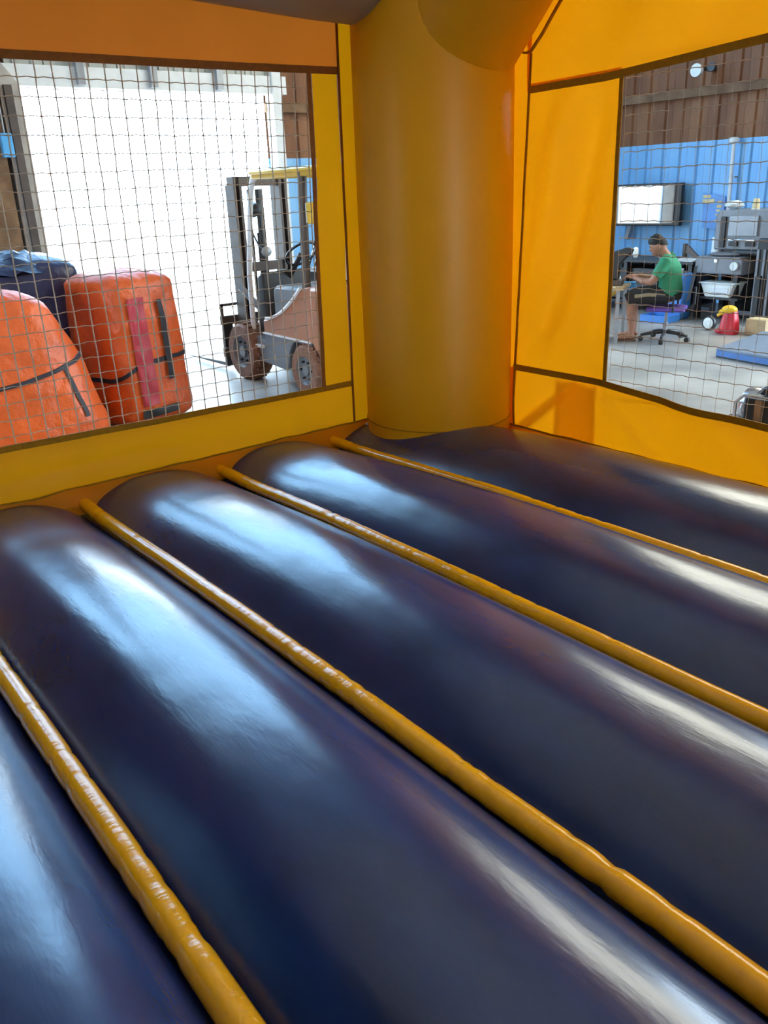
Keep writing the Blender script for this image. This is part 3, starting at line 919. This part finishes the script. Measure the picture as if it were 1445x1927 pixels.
# long dark bench against the wall
wb = thing('workbench', 'long dark workbench with open black bays along the blue wall', 'bench', (-7.9, 11.3, 0))
obj('worktop', MB().box((-8.05, 11.3, .735), (2.3, .75, .04)), 'dark', wb, bevel=.005)
for x in (-9.15, -8.6, -8.05, -7.5, -6.95):
    obj('leg', MB().box((x, 10.97, .36), (.06, .06, .72)), 'dark', wb)
    obj('leg', MB().box((x, 11.62, .36), (.06, .06, .72)), 'dark', wb)
obj('back_board', MB().box((-8.05, 11.64, .38), (2.24, .03, .68)), 'black', wb)
obj('lower_shelf', MB().box((-8.05, 11.3, .14), (2.24, .66, .03)), 'dark', wb)
for x in (-8.87, -8.32, -7.77, -7.22):
    obj('drawer_box', MB().box((x, 11.3, .40), (.5, .55, .46)), 'black', wb, bevel=.01)
def crumple(c, r, seed, amp=.35):
    def fn(a, t):
        ph = -PI/2+PI*(.02+.96*t)
        d = Vector((math.cos(ph)*math.cos(a), math.cos(ph)*math.sin(a), math.sin(ph)))
        k = 1+amp*nz(d.x*2.2+seed, d.y*2.2, d.z*2.2)
        return (c[0]+d.x*r[0]*k, c[1]+d.y*r[1]*k, max(c[2], c[2]+r[2]+d.z*r[2]*k))
    return blob(fn, 22, 14)
tag(obj('plastic_bag', crumple((-7.42, 10.98, .756), (.09, .07, .07), 3), 'whitep'), 'small crumpled white plastic bag on the dark workbench', 'bag')
tr_ = thing('paper_stack', 'low stack of white papers at the bench edge near the blue tarp', 'papers', (-7.07, 11.05, .756))
for k in range(3):
    obj('sheet', MB().box((-7.07+.01*k, 11.05, .762+.012*k), (.30, .22, .010), Euler((0, 0, .1*k))), 'whitep', tr_)
fn_ = thing('desk_fan', 'dark slim post-like clamp standing up on the bench', 'clamp', (-7.25, 11.2, .756))
obj('post', MB().tube([(-7.22, 11.2, .757), (-7.22, 11.2, .98)], .035, 10), 'mast', fn_)
obj('arm', MB().prism([(-7.22, .98), (-7.16, .95), (-6.98, .80), (-7.03, .78), (-7.22, .86)], 11.18, 11.22), 'mast', fn_)
fn_.name = 'bench_clamp'

# blue tarp hanging off the bench to the floor
tp = thing('covered_box', 'tall tapering blue plastic-covered box standing before the workbench', 'box', (-6.98, 10.68, 0))
obj('cover', MB().prism([(-7.24, 0.002), (-6.80, 0.002), (-6.79, .62), (-6.84, .64), (-6.88, .56), (-7.09, .56)], 10.56, 10.80), 'bluep', tp, bevel=.02)
obj('flap', MB().prism([(-7.22, .0), (-7.40, .0), (-7.38, .05), (-7.20, .07)], 10.50, 10.78), 'bluep', tp, bevel=.01)
tb = thing('blue_tray', 'flat blue plastic tray on the floor behind the office chair', 'tray', (-6.98, 10.35, 0))
obj('bottom', MB().box((-6.98, 10.35, .012), (.42, .30, .02)), 'bluep', tb)
for dx, dy, sx, sy in ((0, .15, .42, .016), (0, -.15, .42, .016), (.21, 0, .016, .30), (-.21, 0, .016, .30)):
    obj('rim', MB().box((-6.98+dx, 10.35+dy, .05), (sx, sy, .09)), 'bluep', tb)
pb = thing('paint_bucket', 'small cream bucket standing on the blue covered box', 'bucket', (-6.98, 10.68, .562))

# grey machine with hood at the right
gm = thing('grey_machine', 'big grey hooded workshop machine with dark slot, standing before the blue wall', 'machine', (-6.3, 11.3, 0))
hood = obj('hood', MB().prism([(-6.66, .93), (-6.66, 1.38), (-6.60, 1.44), (-5.5, 1.44), (-5.5, .93)], 11.0, 11.75), 'machine', gm, bevel=.02)
obj('slot', MB().box((-6.53, 10.985, 1.16), (.075, .03, .40)), 'black', hood)
obj('front_plate', MB().box((-6.24, 10.985, 1.24), (.42, .03, .26)), 'steel', hood, bevel=.01)
obj('handle_bar', MB().tube([(-6.42, 10.965, 1.06), (-6.05, 10.965, 1.06)], .013, 8), 'chrome', hood)
for x in (-6.36, -6.12):
    obj('vent', MB().box((x, 10.985, 1.01), (.12, .03, .06)), 'black', hood)
obj('neck', MB().box((-6.2, 11.45, .88), (1.0, .4, .14)), 'dark', gm)
obj('bed', MB().prism([(-6.82, .62), (-6.82, .82), (-6.78, .85), (-6.16, .85), (-6.12, .80), (-6.12, .62)], 10.85, 11.6), 'machine', gm, bevel=.015)
obj('dial', MB().lathe([(.0, -.01), (.055, -.01), (.06, .01)], (-6.22, 10.82, .735), 'y', 20, cap=False), 'whitep', gm)
obj('upper_dial', MB().lathe([(.0, -.01), (.028, -.01), (.03, .01)], (-6.50, 10.84, .80), 'y', 16, cap=False), 'chrome', gm)
obj('clutter_plate', MB().ell((-6.46, 11.0, .875), (.24, .14, .03)), 'steel', gm)
obj('roller', MB().tube([(-6.35, 11.0, .90), (-5.9, 11.0, .90)], .04, 14), 'dark', gm)
for x in (-6.76, -6.22, -5.9, -5.55):
    obj('leg', MB().box((x, 10.92, .31), (.07, .07, .62)), 'dark', gm)
    obj('leg', MB().box((x, 11.55, .31), (.07, .07, .62)), 'dark', gm)
obj('back_panel', MB().box((-6.15, 11.62, .35), (1.3, .03, .62)), 'black', gm)
obj('side_tower', MB().box((-5.78, 11.2, .55), (.42, .5, 1.08)), 'dark', gm, bevel=.02)
for k in range(5):
    obj('tower_slat', MB().box((-5.96+.09*k, 10.94, .5), (.03, .02, .9)), 'machine', gm)
obj('shelf', MB().box((-6.45, 11.1, .30), (.66, .55, .03)), 'dark', gm)

tub = thing('white_tub', 'white plastic tub with a recessed front on the shelf under the grey machine', 'tub', (-6.43, 10.95, .316))
poly = [(-6.60, .318), (-6.24, .318), (-6.18, .50), (-6.68, .50)]
obj('shell', MB().prism(poly, 10.80, 11.1), 'whitep', tub, bevel=.015)
obj('rim', MB().box((-6.43, 10.95, .505), (.54, .33, .018)), 'whitep', tub, bevel=.006)
obj('recess', MB().box((-6.38, 10.797, .41), (.26, .012, .07)), 'white', tub, bevel=.004)
obj('slot', MB().box((-6.38, 10.792, .375), (.22, .012, .012)), 'steel', tub)
ro = thing('paper_roll', 'upright white paper roll beside the grey machine', 'paper roll', (-6.77, 11.25, .852))
obj('roll', MB().lathe([(.078, 0), (.078, .225), (.02, .23)], (-6.745, 11.25, .852), 'z', 24), 'whitep', ro)
obj('core', MB().lathe([(.024, .0), (.024, .012)], (-6.745, 11.25, 1.08), 'z', 14), 'tan', ro)
ro.location = (-6.745, 11.25, .852)
for ch in ro.children:
    ch.location = -Vector(ro.location)
tag(obj('plastic_bag', crumple((-6.58, 11.3, 1.443), (.13, .10, .055), 8), 'whitep'), 'crumpled clear-white plastic bag on top of the grey hood', 'bag')
cp = thing('white_cup', 'white paper cup upside down on the grey hood', 'cup', (-6.24, 11.25, 1.441))
obj('cup', MB().lathe([(.052, 0), (.040, .13), (.034, .135)], (-6.24, 11.25, 1.441), 'z', 20), 'cream', cp)
obj('rim', MB().lathe([(.055, 0), (.055, .01)], (-6.24, 11.25, 1.441), 'z', 20), 'whitep', cp)
obj('shell', MB().lathe([(.07, 0), (.085, .11), (.078, .11), (.064, .01)], (-6.98, 10.68, .562), 'z', 20), 'cream', pb)
obj('lid', MB().lathe([(.088, .105), (.088, .125), (.02, .128)], (-6.98, 10.68, .562), 'z', 20), 'whitep', pb)

# red can with yellow top
rc = thing('fuel_can', 'red plastic can with yellow cap on the floor before the grey machine', 'can', (-5.72, 10.0, 0))
def rcan(a, t):
    sx, sy = sup(a, .55)
    w = 1-.38*t**1.6
    return (-5.72+sx*.115*w, 10.0+sy*.10*w, .004+.29*t)
obj('body', blob(rcan, 32, 16), 'redp', rc)
obj('cap', MB().ell((-5.735, 9.99, .30), (.10, .085, .055)).ell((-5.80, 9.96, .27), (.06, .05, .035)), 'yelp', rc)
obj('spout', MB().tube([(-5.80, 9.97, .26), (-5.87, 9.95, .22)], .02, 10), 'yelp', rc)
obj('foot', MB().ell((-5.80, 9.94, .035), (.08, .06, .035)), 'redp', rc)
cw = thing('cart_wheel', 'small white-hubbed wheel standing on the floor by the blue tarp', 'wheel', (-6.05, 10.08, 0))
obj('tyre', MB().lathe([(.06, .0), (.088, .0), (.095, .02), (.095, .05), (.088, .07), (.06, .07)], (-6.05, 10.05, .096), 'y', 28), 'black', cw)
obj('hub', MB().lathe([(.0, -.004), (.03, -.012), (.07, -.002), (.07, .06), (.0, .07)], (-6.05, 10.05, .096), 'y', 24, cap=False), 'whitep', cw)
bx_ = thing('cardboard_box', 'small tan cardboard box on the floor at the right edge under the machine', 'box', (-5.42, 10.15, 0))
obj('carton', MB().box((-5.40, 10.15, .10), (.26, .22, .195)), 'tan', bx_, bevel=.004)
obj('tape', MB().box((-5.40, 10.15, .199), (.262, .04, .004)), 'cream', bx_)

# folded gym mat on the concrete
mt = thing('foam_mat', 'flat slate-blue foam mat lying on the concrete floor', 'mat', (-4.6, 9.2, 0))
mpoly = [(-5.02, 8.56), (-4.22, 8.42), (-3.4, 9.7), (-5.20, 9.86)]
obj('top_sheet', MB().prism(mpoly, .075, .105, 'z'), 'mat', mt, bevel=.01)
obj('core', MB().prism([(x*.995-.023, y*.998+.018) for x, y in mpoly], .018, .078, 'z'), 'matside', mt)
obj('underlay', MB().prism([(x*.99-.046, y*.996+.036) for x, y in mpoly], .0, .02, 'z'), 'black', mt)

# generator near the right window
gn = thing('generator', 'portable black generator with silver rounded tank ends near the netted window', 'generator', (-2.95, 5.95, 0))
obj('engine_block', MB().box((-2.88, 6.0, .21), (.56, .36, .30)), 'black', gn, bevel=.03)
obj('end_cover', MB().lathe([(.02, -.07), (.09, -.065), (.14, -.03), (.155, .03), (.155, .08)], (-3.17, 5.98, .24), 'x', 28), 'chrome', gn)
obj('exhaust_box', MB().lathe([(.02, -.03), (.05, -.025), (.06, 0), (.06, .06)], (-3.25, 5.87, .13), 'x', 20), 'chrome', gn)
obj('tank', MB().prism([(-3.06, .37), (-3.02, .44), (-2.62, .45), (-2.58, .37)], 5.84, 6.16), 'black', gn, bevel=.02)
obj('tank_cap', MB().lathe([(.045, 0), (.045, .025), (.03, .03)], (-3.0, 5.98, .435), 'z', 16), 'chrome', gn)
for k in range(4):
    obj('cooling_rib', MB().box((-3.02+.12*k, 5.805, .22), (.05, .03, .24)), 'steel' if k % 2 else 'rust', gn)
for y in (5.80, 6.2):
    obj('frame_tube', MB().tube([(-3.2, y, .02), (-3.2, y, .30), (-3.14, y, .36), (-2.6, y, .36), (-2.56, y, .30), (-2.56, y, .02)], .014, 8), 'chrome', gn)
for x in (-3.15, -2.62):
    obj('skid', MB().box((x, 6.0, .02), (.05, .44, .036)), 'rubber', gn)

# ================================================================== PERSON, CHAIR, SEWING TABLE
PA = math.radians(207)
PX, PY = -6.05, 9.10
pr_ = thing('person', 'person in a green shirt and dark shorts sitting at a sewing table', 'person', (PX, PY, 0), PA)
def remeshed(name, mb, m, parent, vox, sm=6):
    o = obj(name, mb, m, parent, world=False)
    r = o.modifiers.new('remesh', 'REMESH')
    r.mode = 'VOXEL'
    r.voxel_size = vox
    r.use_smooth_shade = True
    k = o.modifiers.new('smooth', 'SMOOTH')
    k.factor = .5
    k.iterations = sm
    return o
B_ = MB()
HD = Vector((.155, 0, 1.135))
hr = Euler((0, .42, 0))
B_.ell(HD, (.098, .076, .115), 24, 16, hr)
def hp(x, y, z):
    return HD + hr.to_matrix() @ Vector((x, y, z))
B_.ell(hp(.035, 0, -.065), (.062, .052, .062), 20, 12, hr)                       # jaw
B_.tube([hp(.088, 0, .012), hp(.112, 0, -.022), hp(.095, 0, -.032)], [.010, .016, .012], 10)   # nose
B_.tube([hp(.090, -.024, -.062), hp(.098, 0, -.062), hp(.090, .024, -.062)], .009, 8)          # lips
B_.tube([hp(.082, -.045, .030), hp(.094, 0, .026), hp(.082, .045, .030)], .012, 8)             # brow
for s in (-1, 1):
    B_.ell(hp(-.005, s*.080, -.012), (.022, .010, .032), 10, 8, hr)              # ears
B_.tube([(.045, 0, .97), (.07, 0, 1.03), (.115, 0, 1.08)], [.075, .058, .055], 16)              # neck
B_.tube([(-.01, 0, .52), (-.02, 0, .60), (-.01, 0, .72), (.02, 0, .86), (.04, 0, .96)], [.13, .145, .135, .145, .10], 24, ref=(1, 0, 0), sq=(.85, 1.15))
for s in (-1, 1):
    kx = .42 if s > 0 else .43
    B_.tube([(.03, s*.17, .965), (.09, s*.215, .85), (.17, s*.225, .73)], [.058, .050, .043], 14, dome=True)
    B_.tube([(.17, s*.225, .73), (.28, s*.19, .735), (.38, s*.13, .765)], [.044, .040, .027], 14, dome=True)
    # palm and fingers curled round the cloth
    B_.tube([(.38, s*.13, .765), (.42, s*.11, .772), (.455, s*.10, .772)], [.026, .034, .034], 12, sq=(.55, 1), ref=(0, 0, 1), dome=True)
    for q, (off, ln) in enumerate(((-.030, .060), (-.010, .070), (.010, .066), (.030, .050))):
        b0 = Vector((.462, s*.10+off, .775))
        B_.tube([b0, b0+Vector((ln*.45, 0, .006)), b0+Vector((ln*.85, 0, -.012)), b0+Vector((ln, 0, -.034))], [.0095, .009, .0085, .0075], 8, dome=True)
    B_.tube([(.415, s*.10-s*.028, .765), (.44, s*.10-s*.055, .762), (.468, s*.10-s*.062, .752)], [.012, .0105, .009], 8, dome=True)
    B_.tube([(-.02, s*.09, .55), (.2, s*.11, .555), (kx, s*.125, .53)], [.088, .080, .060], 16, dome=True)
    B_.tube([(kx, s*.125, .53), (kx-.015, s*.12, .36), (kx-.03, s*.11, .20), (kx-.03, s*.11, .085)], [.060, .060, .043, .036], 16, dome=True)
    B_.tube([(kx-.06, s*.11, .055), (kx+.01, s*.115, .055), (kx+.09, s*.125, .042), (kx+.15, s*.13, .034)], [.036, .040, .036, .026], 12, sq=(.8, 1), ref=(0, 0, 1), dome=True)
body = remeshed('body', B_, 'skin', pr_, .0085, 3)
S_ = MB()
S_.tube([(-.015, 0, .55), (-.025, 0, .62), (-.015, 0, .74), (.015, 0, .87), (.04, 0, .965), (.055, 0, 1.01)], [.158, .168, .158, .170, .125, .078], 28, ref=(1, 0, 0), sq=(.85, 1.15))
for s in (-1, 1):
    S_.tube([(.02, s*.11, .985), (.03, s*.175, .96), (.09, s*.218, .85), (.125, s*.224, .795)], [.070, .074, .068, .066], 18)
remeshed('shirt', S_, 'shirt', pr_, .010, 4)
T_ = MB()
T_.tube([(-.03, 0, .50), (-.03, 0, .58), (-.025, 0, .66)], [.150, .160, .150], 24, ref=(1, 0, 0), sq=(.85, 1.12))
for s in (-1, 1):
    T_.tube([(-.02, s*.09, .55), (.2, s*.11, .555), (.40, s*.125, .535), (.455, s*.127, .50)], [.105, .102, .088, .082], 20)
shr = remeshed('shorts', T_, 'shorts', pr_, .011, 3)
for s in (-1, 1):
    obj('side_stripe', MB().tube([(.0, s*(.09+.095), .565), (.2, s*(.11+.098), .575), (.36, s*(.12+.09), .555)], .022, 10, sq=(1, .4), ref=(0, 0, 1)), 'stripe', pr_, world=False)
def hairf(a, t):
    ph = PI/2*(1-t*1.02)
    x, y, z = math.cos(ph)*math.cos(a), math.cos(ph)*math.sin(a), math.sin(ph)
    drop = max(0, -x)*.055*t
    k = 1+.03*nz(x*6, y*6, z*6)
    p = Vector((x*.104*k-.004, y*.084*k, z*.124*k - drop + (max(0, x)*.045*t) + .012))
    return HD + hr.to_matrix() @ p
obj('hair', blob(hairf, 32, 14), 'hair', pr_, world=False)
for s in (-1, 1):
    obj('eye', MB().ell(hp(.082, s*.032, .012), (.010, .012, .009), 10, 8), 'black', pr_, world=False)
    kx = .42 if s > 0 else .43
    obj('sandal', MB().tube([(kx-.09, s*.11, .012), (kx+.02, s*.115, .012), (kx+.10, s*.125, .012), (kx+.17, s*.13, .012)], [.036, .044, .046, .032], 14, sq=(.25, 1), ref=(0, 0, 1)), 'rubber', pr_, world=False)

ch_ = thing('office_chair', 'black office chair with purple seat on casters under the seated person', 'chair', (PX, PY, 0), PA)
obj('seat', MB().tube([(-.22, 0, .395), (-.1, 0, .395), (.12, 0, .395), (.22, 0, .395)], [.20, .24, .24, .20], 24, ref=(0, 0, 1), sq=(.16, 1), dome=False), 'purple', ch_, world=False)
obj('backrest', MB().sheet(lambda u, v: (-.235-.06*v-.02*math.cos((u-.5)*3), (u-.5)*.42*(1-.15*v), .50+.40*v), 10, 10), 'black', ch_, world=False)
ch_.children[-1].modifiers.new('thickness', 'SOLIDIFY').thickness = .04
obj('back_bar', MB().tube([(-.1, 0, .36), (-.24, 0, .37), (-.31, 0, .45), (-.31, 0, .65)], .018, 8), 'black', ch_, world=False)
obj('gas_column', MB().tube([(0, 0, .09), (0, 0, .22)], .030, 12).tube([(0, 0, .22), (0, 0, .36)], .018, 12), 'steel', ch_, world=False)
for k in range(5):
    a = 2*PI*k/5+.3
    c, s = math.cos(a), math.sin(a)
    lg = obj('base_leg', MB().tube([(0, 0, .115), (c*.15, s*.15, .10), (c*.29, s*.29, .075)], [.026, .022, .016], 8), 'dark', ch_, world=False)
    obj('caster', MB().tube([(c*.29-s*.022, s*.29+c*.022, .032), (c*.29+s*.022, s*.29-c*.022, .032)], .031, 14), 'black', lg, world=False)
for s in (-1, 1):
    obj('armrest', MB().tube([(-.1, s*.25, .38), (-.1, s*.27, .56), (.1, s*.27, .57)], .016, 8), 'black', ch_, world=False)

# sewing table at the person's hands
st_ = thing('sewing_table', 'low tan-topped sewing table on grey steel legs in front of the person', 'table', (PX, PY, 0), PA)
obj('tabletop', MB().box((.88, .05, .655), (.80, .62, .035)), 'tan', st_, world=False, bevel=.006)
for x in (.54, 1.22):
    for y in (-.20, .30):
        obj('leg', MB().box((x, y, .32), (.04, .04, .637)), 'steel', st_, world=False)
obj('crossbar', MB().box((.88, .30, .12), (.68, .03, .04)), 'steel', st_, world=False)
obj('treadle', MB().box((.88, .05, .07), (.30, .30, .02), Euler((0, -.15, 0))), 'dark', st_, world=False)
sm_ = thing('sewing_machine', 'black industrial sewing machine with white handwheel on the tan table', 'sewing machine', (PX, PY, 0), PA)
sm_.location = Vector((PX, PY, .673))
def smb(x, z): return (x, z-.673)
obj('bed', MB().box((.75, .08, .035), (.44, .20, .065)), 'mast', sm_, world=False, bevel=.01)
obj('arm', MB().prism([smb(.58, .74), smb(.56, .93), smb(.50, 1.0), smb(.42, 1.06), smb(.40, 1.10), smb(.50, 1.12), smb(.66, 1.07), smb(.88, .97), smb(.97, .90), smb(.97, .74), smb(.86, .74), smb(.84, .87), smb(.68, .92), smb(.66, .74)], .02, .15), 'dark', sm_, world=False, bevel=.02)
obj('handwheel', MB().lathe([(.02, -.03), (.055, -.025), (.065, 0), (.055, .025), (.02, .03)], (.40, .09, .385), 'x', 20), 'whitep', sm_, world=False)
obj('needle_bar', MB().tube([(.60, .085, .24), (.60, .085, .07)], .009, 8), 'chrome', sm_, world=False)
th = obj('thread_stand', MB().tube([(.86, .12, .30), (.86, .12, .46)], .006, 6), 'chrome', sm_, world=False)
tc_ = thing('thread_cone', 'white thread cone standing by the black sewing machine', 'thread cone', (PX, PY, .673), PA)
obj('cone', MB().lathe([(.062, 0), (.058, .03), (.028, .17), (.02, .175)], (.645, -.13, 0), 'z', 18), 'whitep', tc_, world=False)
obj('core', MB().lathe([(.012, .0), (.012, .03)], (.645, -.13, .17), 'z', 10), 'tan', tc_, world=False)
tag(bpy.data.objects['thread_cone'], 'white thread cone standing by the black sewing machine', 'thread cone')
cl_ = thing('blue_cloth', 'sky-blue cloth draped over the table edge above the knees', 'cloth', (PX, PY, 0), PA)
def clo(u, v):
    x = .42+.15*u+.02*nz(u*4, v*4)
    y = -.30+.17*v
    d = max(0, .5-v)*2
    return (x, y, .684-.13*d*(1-.6*abs(u-.4))-.0)
o = obj('cloth', MB().sheet(clo, 16, 14), 'bluecloth', cl_, world=False)
o.modifiers.new('thickness', 'SOLIDIFY').thickness = .008
tr2 = thing('tape_roll', 'white and yellow tape roll under the sewing table edge', 'tape', (PX, PY, 0), PA)
obj('roll', MB().lathe([(.05, -.03), (.085, -.03), (.085, .03), (.05, .03)], (.74, -.29, .575), 'y', 24), 'yelp', tr2, world=False)
obj('core', MB().lathe([(.0, -.034), (.05, -.034), (.05, .034), (.0, .034)], (.74, -.29, .575), 'y', 24, cap=False), 'whitep', tr2, world=False)
obj('peg', MB().tube([(.74, -.245, .637), (.74, -.245, .575), (.74, -.33, .575)], .008, 8), 'steel', tr2, world=False)
